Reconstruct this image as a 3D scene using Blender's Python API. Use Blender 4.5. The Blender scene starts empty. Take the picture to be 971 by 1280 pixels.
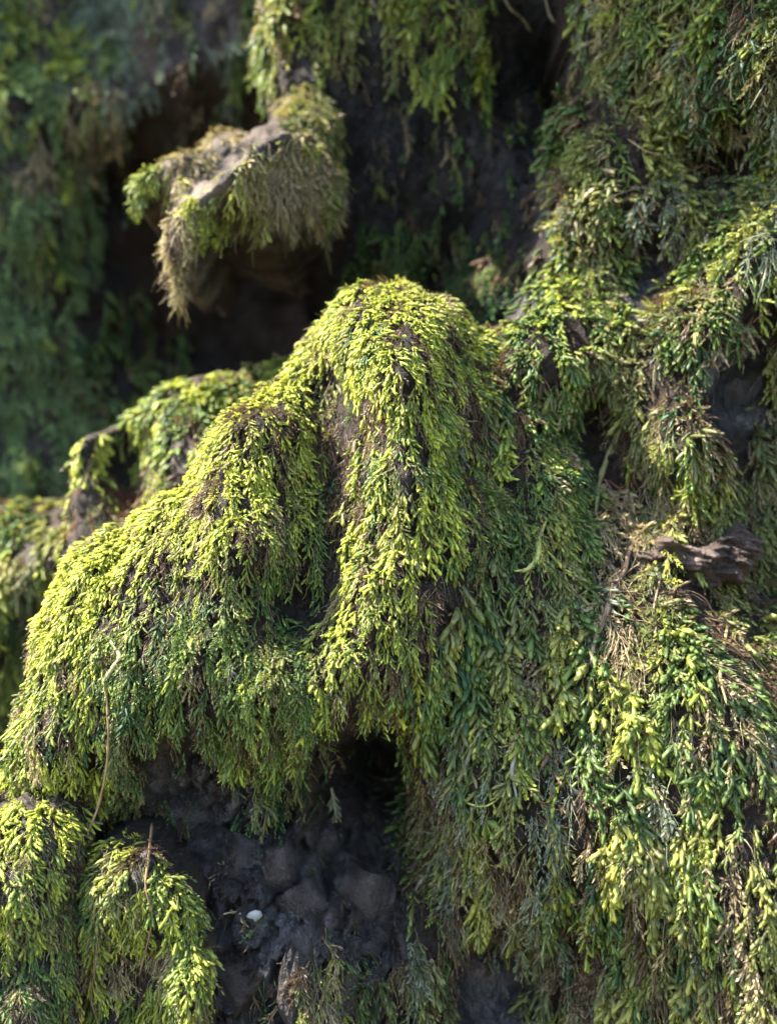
import bpy, math, random
import numpy as np
from mathutils import Matrix, Vector

rng = np.random.default_rng(11)
random.seed(11)
scene = bpy.context.scene
COL = scene.collection

# ------------------------------------------------------------------ camera
F0 = 0.50                       # focus distance in metres
PX = 0.30 / 971.0               # metres per photograph pixel at the focus distance
cam_data = bpy.data.cameras.new('camera')
cam = bpy.data.objects.new('camera', cam_data)
COL.objects.link(cam)
cam.location = (0, 0, 0)
cam.rotation_euler = (math.radians(90), 0, 0)
cam_data.sensor_fit = 'HORIZONTAL'
cam_data.sensor_width = 36.0
cam_data.lens = 36.0 * F0 / 0.30
cam_data.clip_start = 0.01
cam_data.clip_end = 200.0
cam_data.dof.use_dof = True
cam_data.dof.focus_distance = 0.470
cam_data.dof.aperture_fstop = 60.0 / 6.0
scene.camera = cam
scene.render.resolution_x = 776
scene.render.resolution_y = 1024

# ------------------------------------------------------------------ light
SUN = Vector((-0.62, -0.05, 0.78)).normalized()      # towards the sun
world = bpy.data.worlds.new('World')
scene.world = world
world.use_nodes = True
wn = world.node_tree.nodes
sky = wn.new('ShaderNodeTexSky')
sky.sky_type = 'NISHITA'
sky.sun_disc = False
sky.sun_elevation = math.asin(SUN.z)
sky.sun_rotation = math.atan2(SUN.x, SUN.y)
world.node_tree.links.new(sky.outputs[0], wn['Background'].inputs[0])
wn['Background'].inputs[1].default_value = 0.15
sun_data = bpy.data.lights.new('sun', 'SUN')
sun_data.energy = 4.4
sun_data.angle = math.radians(0.6)
sun_data.color = (1.0, 0.94, 0.82)
sun = bpy.data.objects.new('sun', sun_data)
COL.objects.link(sun)
sun.rotation_euler = (-SUN).to_track_quat('-Z', 'Y').to_euler()
scene.view_settings.view_transform = 'Standard'
scene.view_settings.look = 'None'
scene.view_settings.gamma = 1.0
scene.view_settings.exposure = 2.75
scene.view_settings.use_curve_mapping = False
scene.cycles.adaptive_threshold = 0.03
scene.cycles.max_bounces = 4
scene.cycles.diffuse_bounces = 2
scene.cycles.glossy_bounces = 2
scene.cycles.transmission_bounces = 3


# ------------------------------------------------------------------ helpers
def at(u, v, d):
    """photograph pixel at depth d -> point"""
    s = PX * d / F0
    return np.array([(u - 485.5) * s, d, (640.0 - v) * s])


def to_px(P):
    s = PX * P[:, 1] / F0
    return P[:, 0] / s + 485.5, 640.0 - P[:, 2] / s


def hash2(ix, iz, seed):
    n = (ix.astype(np.int64) * 374761393 + iz.astype(np.int64) * 668265263 + seed * 1442695041) & 0x7fffffff
    n = ((n ^ (n >> 13)) * 1274126177) & 0x7fffffff
    return ((n ^ (n >> 16)) & 0xffff) / 65535.0


def vnoise(x, z, seed):
    ix = np.floor(x); iz = np.floor(z)
    fx = x - ix; fz = z - iz
    fx = fx * fx * fx * (fx * (fx * 6 - 15) + 10); fz = fz * fz * fz * (fz * (fz * 6 - 15) + 10)
    a = hash2(ix, iz, seed); b = hash2(ix + 1, iz, seed)
    c = hash2(ix, iz + 1, seed); d = hash2(ix + 1, iz + 1, seed)
    return (a + (b - a) * fx) * (1 - fz) + (c + (d - c) * fx) * fz - 0.5


def fbm(x, z, seed, octv=4, gain=0.5):
    t = 0.0; a = 1.0
    for o in range(octv):
        t = t + a * vnoise(x * 2 ** o + 17.3 * o, z * 2 ** o - 9.1 * o, seed + o)
        a *= gain
    return t


def worley(x, z, seed):
    """F1, F2 distances"""
    ix = np.floor(x); iz = np.floor(z)
    f1 = np.full(x.shape, 9.0); f2 = np.full(x.shape, 9.0); hid = np.zeros(x.shape)
    for dx in (-1, 0, 1):
        for dz in (-1, 0, 1):
            cx = ix + dx; cz = iz + dz
            px = cx + hash2(cx, cz, seed); pz = cz + hash2(cx, cz, seed + 77)
            d = np.hypot(px - x, pz - z)
            m = d < f1
            f2 = np.where(m, f1, np.minimum(f2, d))
            hid = np.where(m, hash2(cx, cz, seed + 5), hid)
            f1 = np.where(m, d, f1)
    return f1, f2, hid


def poly_sd(x, z, poly):
    """signed distance, positive inside"""
    poly = np.asarray(poly, float)
    d2 = np.full(x.shape, 1e9); inside = np.zeros(x.shape, bool)
    n = len(poly)
    for i in range(n):
        ax, az = poly[i]; bx, bz = poly[(i + 1) % n]
        ex, ez = bx - ax, bz - az
        L = ex * ex + ez * ez + 1e-18
        t = np.clip(((x - ax) * ex + (z - az) * ez) / L, 0, 1)
        d2 = np.minimum(d2, (x - ax - t * ex) ** 2 + (z - az - t * ez) ** 2)
        cond = (az > z) != (bz > z)
        if az != bz:
            xi = ax + (z - az) / (bz - az) * ex
            inside ^= cond & (x < xi)
    d = np.sqrt(d2)
    return np.where(inside, d, -d)


def tps(ctrl):
    """thin plate spline through (x, z, value) rows"""
    c = np.asarray(ctrl, float); n = len(c); S = 10.0
    P = c[:, :2] * S
    r2 = ((P[:, None] - P[None]) ** 2).sum(-1)
    K = np.where(r2 > 0, 0.5 * r2 * np.log(r2 + 1e-30), 0) + np.eye(n) * 0.004
    Q = np.c_[np.ones(n), P]
    A = np.block([[K, Q], [Q.T, np.zeros((3, 3))]])
    w = np.linalg.solve(A, np.r_[c[:, 2], 0, 0, 0])

    def f(x, z):
        out = w[n] + w[n + 1] * x * S + w[n + 2] * z * S
        for i in range(n):
            rr = (x * S - P[i, 0]) ** 2 + (z * S - P[i, 1]) ** 2
            out = out + w[i] * 0.5 * rr * np.log(rr + 1e-30)
        return out
    return f


def mesh_np(name, V, F, mats, cols=None, shade=True):
    """V (n,3), F (m,k) all of one face size"""
    me = bpy.data.meshes.new(name)
    V = np.ascontiguousarray(V, np.float32); F = np.ascontiguousarray(F, np.int32)
    m, k = F.shape
    me.vertices.add(len(V)); me.vertices.foreach_set('co', V.ravel())
    me.loops.add(m * k); me.loops.foreach_set('vertex_index', F.ravel())
    me.polygons.add(m)
    me.polygons.foreach_set('loop_start', np.arange(0, m * k, k, dtype=np.int32))
    me.update(calc_edges=True)
    if shade:
        me.polygons.foreach_set('use_smooth', np.ones(m, bool))
    if cols:
        for key, arr in cols.items():
            arr = np.ascontiguousarray(arr, np.float32)
            if arr.ndim == 1:
                a = me.attributes.new(key, 'FLOAT', 'POINT'); a.data.foreach_set('value', arr)
            else:
                a = me.attributes.new(key, 'FLOAT_COLOR', 'POINT')
                a.data.foreach_set('color', np.c_[arr, np.ones(len(arr))].astype(np.float32).ravel())
    me.materials.append(mats)
    me.update()
    return me


def link(name, me, parent=None, loc=None):
    o = bpy.data.objects.new(name, me)
    COL.objects.link(o)
    if parent is not None:
        o.parent = parent
    if loc is not None:
        o.location = loc
    return o


def tag(o, label=None, cat=None, group=None, kind=None):
    if label: o['label'] = label
    if cat: o['category'] = cat
    if group: o['group'] = group
    if kind: o['kind'] = kind
    return o


# ------------------------------------------------------------------ materials
def new_mat(name):
    m = bpy.data.materials.new(name); m.use_nodes = True
    nt = m.node_tree; nt.nodes.clear()
    out = nt.nodes.new('ShaderNodeOutputMaterial')
    return m, nt, out


def N(nt, kind, **kw):
    n = nt.nodes.new(kind)
    for k, v in kw.items():
        if k.startswith('i_'):
            key = k[2:]
            n.inputs[int(key) if key.isdigit() else key].default_value = v
        else:
            setattr(n, k, v)
    return n


def moss_material(name, transl=0.35, rough=0.5, spec=0.35):
    m, nt, out = new_mat(name); L = nt.links.new
    a = N(nt, 'ShaderNodeAttribute', attribute_name='col')
    oi = N(nt, 'ShaderNodeObjectInfo')
    add = N(nt, 'ShaderNodeMix', data_type='RGBA', blend_type='ADD'); add.inputs[0].default_value = 1
    L(a.outputs['Color'], add.inputs[6]); L(oi.outputs['Color'], add.inputs[7])
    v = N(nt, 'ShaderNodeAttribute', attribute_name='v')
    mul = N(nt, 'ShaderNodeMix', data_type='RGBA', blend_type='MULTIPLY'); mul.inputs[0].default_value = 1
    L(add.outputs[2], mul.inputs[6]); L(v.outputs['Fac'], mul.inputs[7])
    p = N(nt, 'ShaderNodeBsdfPrincipled'); p.inputs['Roughness'].default_value = rough
    p.inputs['Specular IOR Level'].default_value = spec
    L(mul.outputs[2], p.inputs['Base Color'])
    t = N(nt, 'ShaderNodeBsdfTranslucent')
    tc = N(nt, 'ShaderNodeMix', data_type='RGBA', blend_type='MULTIPLY'); tc.inputs[0].default_value = 1
    tc.inputs[7].default_value = (1.2, 1.2, 0.75, 1)
    L(mul.outputs[2], tc.inputs[6]); L(tc.outputs[2], t.inputs['Color'])
    mx = N(nt, 'ShaderNodeMixShader'); mx.inputs[0].default_value = transl
    L(p.outputs[0], mx.inputs[1]); L(t.outputs[0], mx.inputs[2]); L(mx.outputs[0], out.inputs['Surface'])
    return m


def rock_material(name, dark, mid, warm, bump=1.0, warm_amt=0.5, scale=1.0, rough=0.6, soil=False):
    m, nt, out = new_mat(name); L = nt.links.new
    tc = N(nt, 'ShaderNodeTexCoord')
    n1 = N(nt, 'ShaderNodeTexNoise'); n1.inputs['Scale'].default_value = 28 * scale; n1.inputs['Detail'].default_value = 8; n1.inputs['Roughness'].default_value = 0.65
    n2 = N(nt, 'ShaderNodeTexNoise'); n2.inputs['Scale'].default_value = 11 * scale; n2.inputs['Detail'].default_value = 4
    n3 = N(nt, 'ShaderNodeTexNoise'); n3.inputs['Scale'].default_value = 220 * scale; n3.inputs['Detail'].default_value = 6; n3.inputs['Roughness'].default_value = 0.7
    vo = N(nt, 'ShaderNodeTexVoronoi', feature='DISTANCE_TO_EDGE'); vo.inputs['Scale'].default_value = 70 * scale
    wob = N(nt, 'ShaderNodeMix', data_type='RGBA', blend_type='ADD'); wob.inputs[0].default_value = 0.06
    for n in (n1, n2, n3):
        L(tc.outputs['Object'], n.inputs['Vector'])
    L(tc.outputs['Object'], wob.inputs[6]); L(n1.outputs['Color'], wob.inputs[7]); L(wob.outputs[2], vo.inputs['Vector'])
    r1 = N(nt, 'ShaderNodeValToRGB')
    r1.color_ramp.elements[0].position = 0.42; r1.color_ramp.elements[0].color = (*dark, 1)
    r1.color_ramp.elements[1].position = 0.62; r1.color_ramp.elements[1].color = (*mid, 1)
    L(n1.outputs['Fac'], r1.inputs[0])
    r2 = N(nt, 'ShaderNodeValToRGB')
    r2.color_ramp.elements[0].position = 0.62 - 0.3 * warm_amt; r2.color_ramp.elements[0].color = (0, 0, 0, 1)
    r2.color_ramp.elements[1].position = 0.85 - 0.25 * warm_amt; r2.color_ramp.elements[1].color = (1, 1, 1, 1)
    L(n2.outputs['Fac'], r2.inputs[0])
    mx = N(nt, 'ShaderNodeMix', data_type='RGBA'); mx.inputs[7].default_value = (*warm, 1)
    L(r2.outputs['Color'], mx.inputs[0]); L(r1.outputs['Color'], mx.inputs[6])
    # pale mineral specks
    r3 = N(nt, 'ShaderNodeValToRGB')
    r3.color_ramp.elements[0].position = 0.58; r3.color_ramp.elements[0].color = (0, 0, 0, 1)
    r3.color_ramp.elements[1].position = 0.72; r3.color_ramp.elements[1].color = (0.6, 0.6, 0.6, 1)
    L(n3.outputs['Fac'], r3.inputs[0])
    mx2 = N(nt, 'ShaderNodeMix', data_type='RGBA'); mx2.inputs[7].default_value = (0.13, 0.12, 0.115, 1)
    L(r3.outputs['Color'], mx2.inputs[0]); L(mx.outputs[2], mx2.inputs[6])
    p = N(nt, 'ShaderNodeBsdfPrincipled'); p.inputs['Roughness'].default_value = rough; p.inputs['Specular IOR Level'].default_value = .3
    if soil:                                   # earth and dead moss cling wherever the rock is not swept bare
        at_ = N(nt, 'ShaderNodeAttribute', attribute_name='bare')
        rs = N(nt, 'ShaderNodeValToRGB')
        rs.color_ramp.elements[0].position = 0.38; rs.color_ramp.elements[0].color = (0.007, 0.005, 0.003, 1)
        rs.color_ramp.elements[1].position = 0.70; rs.color_ramp.elements[1].color = (0.042, 0.022, 0.011, 1)
        L(n3.outputs['Fac'], rs.inputs[0])
        mx3 = N(nt, 'ShaderNodeMix', data_type='RGBA')
        L(at_.outputs['Fac'], mx3.inputs[0]); L(rs.outputs['Color'], mx3.inputs[6]); L(mx2.outputs[2], mx3.inputs[7])
        L(mx3.outputs[2], p.inputs['Base Color'])
    else:
        L(mx2.outputs[2], p.inputs['Base Color'])
    crack = N(nt, 'ShaderNodeMapRange'); crack.inputs['From Max'].default_value = 0.08
    L(vo.outputs['Distance'], crack.inputs['Value'])
    b1 = N(nt, 'ShaderNodeBump'); b1.inputs['Strength'].default_value = 0.5 * bump; b1.inputs['Distance'].default_value = 0.004
    b2 = N(nt, 'ShaderNodeBump'); b2.inputs['Strength'].default_value = 0.8 * bump; b2.inputs['Distance'].default_value = 0.006
    b3 = N(nt, 'ShaderNodeBump'); b3.inputs['Strength'].default_value = 0.7 * bump; b3.inputs['Distance'].default_value = 0.0025
    L(crack.outputs[0], b1.inputs['Height']); L(n1.outputs['Fac'], b2.inputs['Height']); L(n3.outputs['Fac'], b3.inputs['Height'])
    L(b1.outputs[0], b2.inputs['Normal']); L(b2.outputs[0], b3.inputs['Normal']); L(b3.outputs[0], p.inputs['Normal'])
    L(p.outputs[0], out.inputs['Surface'])
    return m


M_MOSS = moss_material('moss_leaf')
M_STEM = moss_material('dry_stem', 0.1, 0.7, 0.2)
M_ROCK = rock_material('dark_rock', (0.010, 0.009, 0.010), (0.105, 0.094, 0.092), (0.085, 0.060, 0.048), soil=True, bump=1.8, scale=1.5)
M_UPPER = rock_material('blackish_rock', (0.006, 0.005, 0.005), (0.024, 0.020, 0.018), (0.032, 0.020, 0.014), bump=1.8, scale=1.5)  # near-black brown colours for the upper rock face
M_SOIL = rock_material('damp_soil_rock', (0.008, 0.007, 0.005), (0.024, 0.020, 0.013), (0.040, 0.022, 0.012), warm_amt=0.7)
M_STONE = rock_material('grey_stone', (0.016, 0.015, 0.016), (0.15, 0.137, 0.138), (0.11, 0.078, 0.064), scale=2.0, bump=2.6, rough=.38)
M_PALE = rock_material('pale_dry_rock', (0.025, 0.018, 0.014), (0.15, 0.115, 0.088), (0.07, 0.045, 0.032), scale=1.6, rough=0.8)
M_BARK = rock_material('pinkish_bark', (0.03, 0.019, 0.015), (0.15, 0.105, 0.085), (0.07, 0.046, 0.035), scale=2.0, rough=0.8)
M_GROUND = rock_material('forest_floor', (0.05, 0.04, 0.02), (0.12, 0.10, 0.05), (0.06, 0.09, 0.03), scale=0.2, rough=0.9)


# ------------------------------------------------------------------ rock surfaces
class Lobe:
    """front relief y(x, z) inside an outline, rounded away at its rim"""
    def __init__(self, name, outline, ctrl, edge_d, step, mat, R=0.02, H=0.045, rough=0.004, seed=1,
                 back=0.16, crack=0.0, fine=0.0, feature=None, kind='structure', bare_polys=None, lumps=0.0):
        self.outline = np.array([at(u, v, edge_d)[[0, 2]] for u, v in outline])
        C = np.array([at(*c)[[0, 2, 1]] for c in ctrl])
        f = tps(C)
        x0, z0 = self.outline.min(0) - 3 * step; x1, z1 = self.outline.max(0) + 3 * step
        self.xs = np.arange(x0, x1, step); self.zs = np.arange(z0, z1, step)
        self.step = step
        X, Z = np.meshgrid(self.xs, self.zs, indexing='ij')
        wob = fbm(X * 60, Z * 60, seed + 50, 3) * 0.006
        sd = poly_sd(X, Z, self.outline) + wob
        t = 1 - np.clip(sd / R, 0, 1)
        Y = f(X, Z) + H * (1 - np.sqrt(np.clip(1 - t * t, 0, 1)))
        Y = Y + rough * 2.2 * fbm(X * 38, Z * 38, seed, 5, 0.55) + lumps * fbm(X * 24 + 3, Z * 17, seed + 90, 3)
        if crack:
            f1, f2, hid = worley(X * 42 + 0.6 * fbm(X * 70, Z * 70, seed + 9, 3), Z * 30 + 0.6 * fbm(X * 70, Z * 70, seed + 19, 3), seed + 3)
            cr = crack * (np.clip(1 - (f2 - f1) / 0.22, 0, 1) ** 2 * 0.9 + (hid - 0.5) * 1.1)
            Y = Y + cr
        if fine:
            Y = Y + fine * fbm(X * 230, Z * 230, seed + 30, 4, 0.6)
        if feature is not None:
            Y = feature(X, Z, Y)
        self.Y = Y; self.sd = sd
        ins = sd > 0
        gx, gz = np.gradient(Y, step)
        nrm = np.stack([gx, -np.ones_like(Y), gz], -1)
        nrm[..., 0] = gx; nrm[..., 2] = gz
        nrm /= np.linalg.norm(nrm, axis=-1, keepdims=True)
        self.N = nrm
        Yb = np.where(ins, Y, Y + back)
        P = np.stack([X, Yb, Z], -1).reshape(-1, 3)
        nx, nz = X.shape
        idx = np.arange(nx * nz).reshape(nx, nz)
        keep = ins[:-1, :-1] | ins[1:, :-1] | ins[:-1, 1:] | ins[1:, 1:]
        F = np.stack([idx[:-1, :-1], idx[1:, :-1], idx[1:, 1:], idx[:-1, 1:]], -1)[keep]
        used = np.unique(F); remap = np.zeros(nx * nz, np.int64); remap[used] = np.arange(len(used))
        bare = np.full(len(used), 1.0)
        if bare_polys is not None:
            uu, vv = to_px(P[used]); bare[:] = 0
            wb = 14 * fbm(uu / 25, vv / 25, seed + 71, 3)
            for bp in bare_polys:
                bare = np.maximum(bare, np.clip((poly_sd(uu, vv, bp) + wb) / 14 + .5, 0, 1))
        me = mesh_np(name, P[used], remap[F], mat, {'bare': bare})
        self.obj = tag(link(name, me), kind=kind)

    def samp(self, A, x, z):
        i = np.clip((x - self.xs[0]) / self.step, 0, len(self.xs) - 1.001)
        k = np.clip((z - self.zs[0]) / self.step, 0, len(self.zs) - 1.001)
        i0 = i.astype(int); k0 = k.astype(int)
        fi = (i - i0); fk = (k - k0)
        if A.ndim == 3:
            fi = fi[:, None]; fk = fk[:, None]
        return (A[i0, k0] * (1 - fi) + A[i0 + 1, k0] * fi) * (1 - fk) + (A[i0, k0 + 1] * (1 - fi) + A[i0 + 1, k0 + 1] * fi) * fk


# the ground at the foot of the bank, out to the horizon
gz = at(0, 1455, 0.5)[2]
gv = np.array([[-60, -60, gz], [60, -60, gz], [60, 60, gz], [-60, 60, gz]])
tag(link('ground', mesh_np('ground', gv, np.array([[0, 1, 2, 3]]), M_GROUND)), kind='structure')

# far rock face behind everything
BACK = Lobe('rock_face',
            [(-860, -1250), (1300, -1250), (1300, 1700), (-860, 1700)],
            [(-860, -1200, .82), (-700, -600, .80), (-700, 0, .80), (-700, 600, .80), (-860, 1600, .74), (-480, -1200, .82), (-440, -600, .82), (-440, -200, .81), (-440, 200, .81), (-440, 600, .80), (-480, 1600, .74),
             (-250, -1200, .84), (-250, -500, .85), (200, -1200, .86), (700, -1200, .86), (1300, -1200, .84),
             (-260, -200, .84), (-240, 300, .83), (0, 0, .86), (60, 60, .88), (110, 40, .90), (110, 150, .85), (60, 260, .84), (30, 450, .82), (40, 600, .80), (0, 800, .80),
             (160, 240, .93), (220, 60, .84), (180, 140, .85), (300, 60, .86), (280, 360, 1.0), (180, 420, .92), (130, 500, .86), (330, 400, 1.02), (450, 380, 1.0), (600, 350, .95), (900, 300, .86), (1200, -200, .82),
             (1200, 700, .8), (1200, 1600, .72), (600, 1000, .76), (0, 1300, .72), (-250, 1600, .72), (-240, 700, .80)],
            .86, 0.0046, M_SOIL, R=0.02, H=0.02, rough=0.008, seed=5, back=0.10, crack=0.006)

# upper rock with the hollow beneath it
UPPER = Lobe('upper_rock_face',
             [(300, -330), (1150, -330), (1150, 430), (600, 440), (560, 395), (520, 345), (470, 335), (430, 345), (395, 330), (350, 300),
              (335, 200), (325, 120), (315, 60)],
             [(320, -200, .68), (330, 40, .665), (400, 40, .655), (420, 120, .655), (480, 60, .655), (560, 60, .645), (640, 40, .655), (700, 20, .65), (700, 100, .70),
              (450, 200, .675), (550, 200, .665), (640, 170, .672), (680, 150, .69), (500, 300, .685), (600, 280, .672), (640, 230, .645), (620, 340, .645),
              (560, 340, .70), (900, 200, .70), (1000, -100, .66), (650, -200, .66), (900, 400, .70)],
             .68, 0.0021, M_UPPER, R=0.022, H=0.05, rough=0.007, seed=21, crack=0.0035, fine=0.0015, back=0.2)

# the long ridge and the right-hand bank
RIDGE_OUT = [(490, 334), (440, 338), (402, 356), (380, 396), (356, 446), (328, 488), (284, 512), (256, 554), (232, 600), (184, 624), (134, 656),
             (94, 684), (70, 728), (52, 786), (42, 850), (32, 905), (12, 955), (-10, 1000), (-60, 1040), (-330, 1100), (-330, 1480), (1330, 1480),
             (1330, -330), (738, -330), (742, 10), (716, 80), (708, 130), (696, 200), (688, 260), (676, 310), (660, 345), (640, 372), (612, 398), (602, 400), (584, 368), (548, 344)]
BARE_RIDGE = [[(175, 990), (200, 890), (300, 940), (440, 860), (520, 880), (520, 1320), (245, 1320), (250, 1120)], [(870, 440), (965, 420), (955, 540), (880, 545)],
              [(560, 1170), (650, 1170), (650, 1290), (570, 1290)], [(940, 670), (1000, 670), (1000, 780), (940, 780)], [(770, 330), (830, 320), (830, 420), (770, 420)], [(598, 345), (680, 340), (670, 400), (600, 410)], [(680, 180), (700, 180), (690, 300), (665, 300)]]
def crags(X, Z, Y):
    s_ = PX * .49 / F0
    u = X / s_ + 485.5; v = 640 - Z / s_
    m = np.clip((poly_sd(u, v, [(190, 1010), (215, 920), (420, 915), (520, 930), (520, 1330), (240, 1330)]) + 10) / 40, 0, 1)
    q = X * 70 + .9 * fbm(X * 90, Z * 90, 301, 4); w = Z * 48 + .9 * fbm(X * 90, Z * 90, 302, 4)
    f1, f2, hid = worley(q, w, 303)
    g1, g2, hid2 = worley(q * 2.3, w * 2.3, 304)
    rel = .013 * np.clip(1 - (f2 - f1) / .35, 0, 1) ** 2 + (hid - .5) * .010 + .003 * np.clip(1 - (g2 - g1) / .3, 0, 1) + (hid2 - .5) * .003
    return Y + m * rel


RIDGE = Lobe('rock_ridge', RIDGE_OUT,
             [(490, 380, .505), (420, 410, .51), (560, 410, .51), (500, 430, .488), (490, 480, .476), (490, 600, .463), (480, 720, .457), (455, 850, .456), (450, 440, .49),
              (416, 490, .525), (414, 590, .512), (402, 680, .492), (370, 755, .488), (340, 520, .49), (290, 620, .475), (230, 680, .475), (150, 760, .475), (100, 850, .475),
              (50, 960, .475), (330, 680, .466), (250, 800, .455), (330, 850, .452), (170, 900, .462), (260, 880, .458), (380, 880, .46), (600, 450, .525), (610, 600, .51), (600, 750, .48),
              (560, 820, .47), (680, 450, .515), (700, 600, .505), (690, 330, .565), (750, 150, .565), (720, 40, .575), (850, 90, .545), (950, 100, .52), (900, 200, .572), (818, 340, .575), (780, 250, .553), (850, 255, .548),
              (770, 390, .55), (940, 300, .525), (880, 410, .522), (920, 485, .555), (740, 528, .555), (850, 560, .512), (790, 610, .54), (860, 690, .52), (955, 720, .545), (760, 800, .472),
              (900, 850, .465), (700, 930, .47), (850, 1100, .45), (950, 1200, .44), (600, 900, .475), (560, 1000, .485), (620, 1100, .49), (600, 1190, .53), (640, 1240, .53), (540, 1200, .495),
              (480, 950, .61), (460, 1000, .575), (430, 910, .50), (310, 985, .494), (235, 965, .498), (360, 1000, .50), (280, 1100, .488), (320, 1200, .478), (420, 1150, .488), (450, 1230, .482),
              (160, 1040, .53), (200, 1200, .505), (120, 1200, .51), (0, 1200, .505), (-200, 1200, .50), (1200, 1200, .44), (1200, 600, .5), (1200, 0, .5), (900, -250, .52), (500, 1450, .47), (1100, 1450, .43), (0, 1450, .5)],
             .52, 0.0014, M_ROCK, R=0.026, H=0.048, rough=0.0036, seed=33, crack=0.0036, fine=0.0014, back=0.14, bare_polys=BARE_RIDGE, feature=crags, lumps=.006)

# unseen rock added above the frame to keep the sun off the right-hand bank
def shading_rock_mesh():
    n, m = 60, 30
    a, b = np.meshgrid(np.linspace(0, 2 * np.pi, n, endpoint=False), np.linspace(-np.pi / 2, np.pi / 2, m), indexing='ij')
    k = 1 + .35 * fbm(np.cos(a) * 2 + 5 + b, np.sin(a) * 2 + 2 * b, 91, 4)
    V = np.stack([.19 + .27 * np.cos(a) * np.cos(b) * k, .62 + .16 * np.sin(a) * np.cos(b) * k, .36 + .085 * np.sin(b) * k], -1).reshape(-1, 3)
    idx = np.arange(n * m).reshape(n, m)
    F = np.stack([idx[:, :-1], np.roll(idx, -1, 0)[:, :-1], np.roll(idx, -1, 0)[:, 1:], idx[:, 1:]], -1).reshape(-1, 4)
    return mesh_np('shading_rock', V, F, M_STONE, {'bare': np.ones(len(V))})


tag(link('shading_rock', shading_rock_mesh()), kind='structure')

# near humps in the lower left corner
HUMP_A = Lobe('rock_hump', [(-300, 1120), (-120, 1030), (-20, 1010), (20, 1000), (60, 1004), (92, 1040), (98, 1120), (86, 1300), (90, 1500), (-300, 1500)],
              [(-200, 1200, .46), (0, 1060, .462), (50, 1050, .458), (20, 1150, .446), (70, 1150, .456), (30, 1260, .444), (-100, 1400, .44), (60, 1400, .45), (-200, 1450, .46)],
              .47, 0.0022, M_SOIL, R=0.014, H=0.03, seed=44, back=0.07, lumps=.012)
HUMP_B = Lobe('low_rock_hump', [(92, 1140), (106, 1092), (128, 1066), (160, 1052), (188, 1060), (200, 1088), (214, 1090), (240, 1104), (256, 1150), (264, 1200), (258, 1300), (250, 1500), (96, 1500), (90, 1250)],
              [(150, 1080, .465), (135, 1150, .458), (190, 1180, .482), (195, 1250, .486), (225, 1140, .462), (230, 1240, .455), (130, 1260, .472), (160, 1330, .47), (170, 1450, .46), (240, 1400, .455)],
              .475, 0.0018, M_SOIL, R=0.013, H=0.028, seed=45, back=0.07, lumps=.012)

# the mound behind the ridge, and the lower one at the left edge
MOUND = Lobe('rock_mound', [(96, 640), (100, 585), (112, 548), (140, 518), (200, 486), (260, 462), (330, 446), (385, 424), (420, 440), (440, 560), (420, 760), (90, 760)],
             [(120, 600, .625), (130, 545, .63), (200, 500, .63), (300, 470, .64), (370, 445, .65), (155, 555, .668), (155, 600, .66), (205, 580, .605), (240, 540, .61), (300, 530, .62), (110, 640, .62), (130, 650, .62),
              (230, 640, .60), (400, 600, .62), (150, 740, .60), (400, 740, .60)],
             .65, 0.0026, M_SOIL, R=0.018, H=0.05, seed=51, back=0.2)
LOWM = Lobe('low_rock_mound', [(-330, 660), (-60, 630), (0, 626), (60, 622), (110, 640), (150, 640), (200, 660), (210, 1100), (-330, 1100)],
            [(-200, 700, .70), (0, 650, .70), (60, 640, .69), (120, 660, .665), (50, 720, .665), (0, 800, .665), (80, 790, .70), (20, 900, .68), (100, 1000, .66), (-200, 1000, .70)],
            .70, 0.0030, M_SOIL, R=0.022, H=0.06, seed=61, back=0.15)

# the overhanging snout of rock
SNOUT = Lobe('overhanging_rock', [(165, 250), (172, 224), (200, 192), (238, 166), (246, 130), (288, 128), (300, 148), (322, 124), (334, 100), (350, 60), (395, 60), (425, 110), (424, 188),
                                  (424, 250), (396, 280), (340, 296), (300, 288), (262, 288), (250, 318), (232, 340), (218, 326), (218, 288), (206, 250), (190, 238)],
             [(172, 238, .60), (200, 203, .612), (240, 178, .625), (265, 138, .66), (240, 233, .605), (225, 288, .60), (232, 328, .61), (275, 203, .625), (330, 153, .632), (345, 138, .65), (300, 223, .615), (350, 198, .62),
              (330, 268, .62), (390, 178, .63), (405, 258, .635), (375, 100, .66), (410, 110, .655), (270, 248, .583), (350, 70, .67)],
             .615, 0.0014, M_PALE, R=0.010, H=0.03, rough=0.0035, seed=71, fine=0.0018, crack=0.002, back=0.12)

SPUR = Lobe('rock_spur', [(216, 338), (210, 306), (218, 280), (240, 262), (262, 244), (284, 220), (312, 200), (342, 178), (372, 160), (404, 164), (424, 198),
                          (428, 232), (400, 250), (372, 264), (340, 272), (312, 268), (286, 276), (262, 290), (252, 318), (236, 350), (226, 354)],
            [(225, 298, .575), (232, 338, .578), (262, 263, .572), (300, 238, .574), (350, 203, .580), (400, 183, .600), (415, 248, .610), (350, 268, .584), (300, 273, .580)],
            .595, 0.0012, M_PALE, R=0.007, H=0.022, rough=0.004, seed=73, fine=0.0015, crack=0.0015, back=0.08, lumps=.008)

LOBES = dict(BACK=BACK, UPPER=UPPER, RIDGE=RIDGE, HUMP_A=HUMP_A, HUMP_B=HUMP_B, MOUND=MOUND, LOWM=LOWM, SNOUT=SNOUT)


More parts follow.
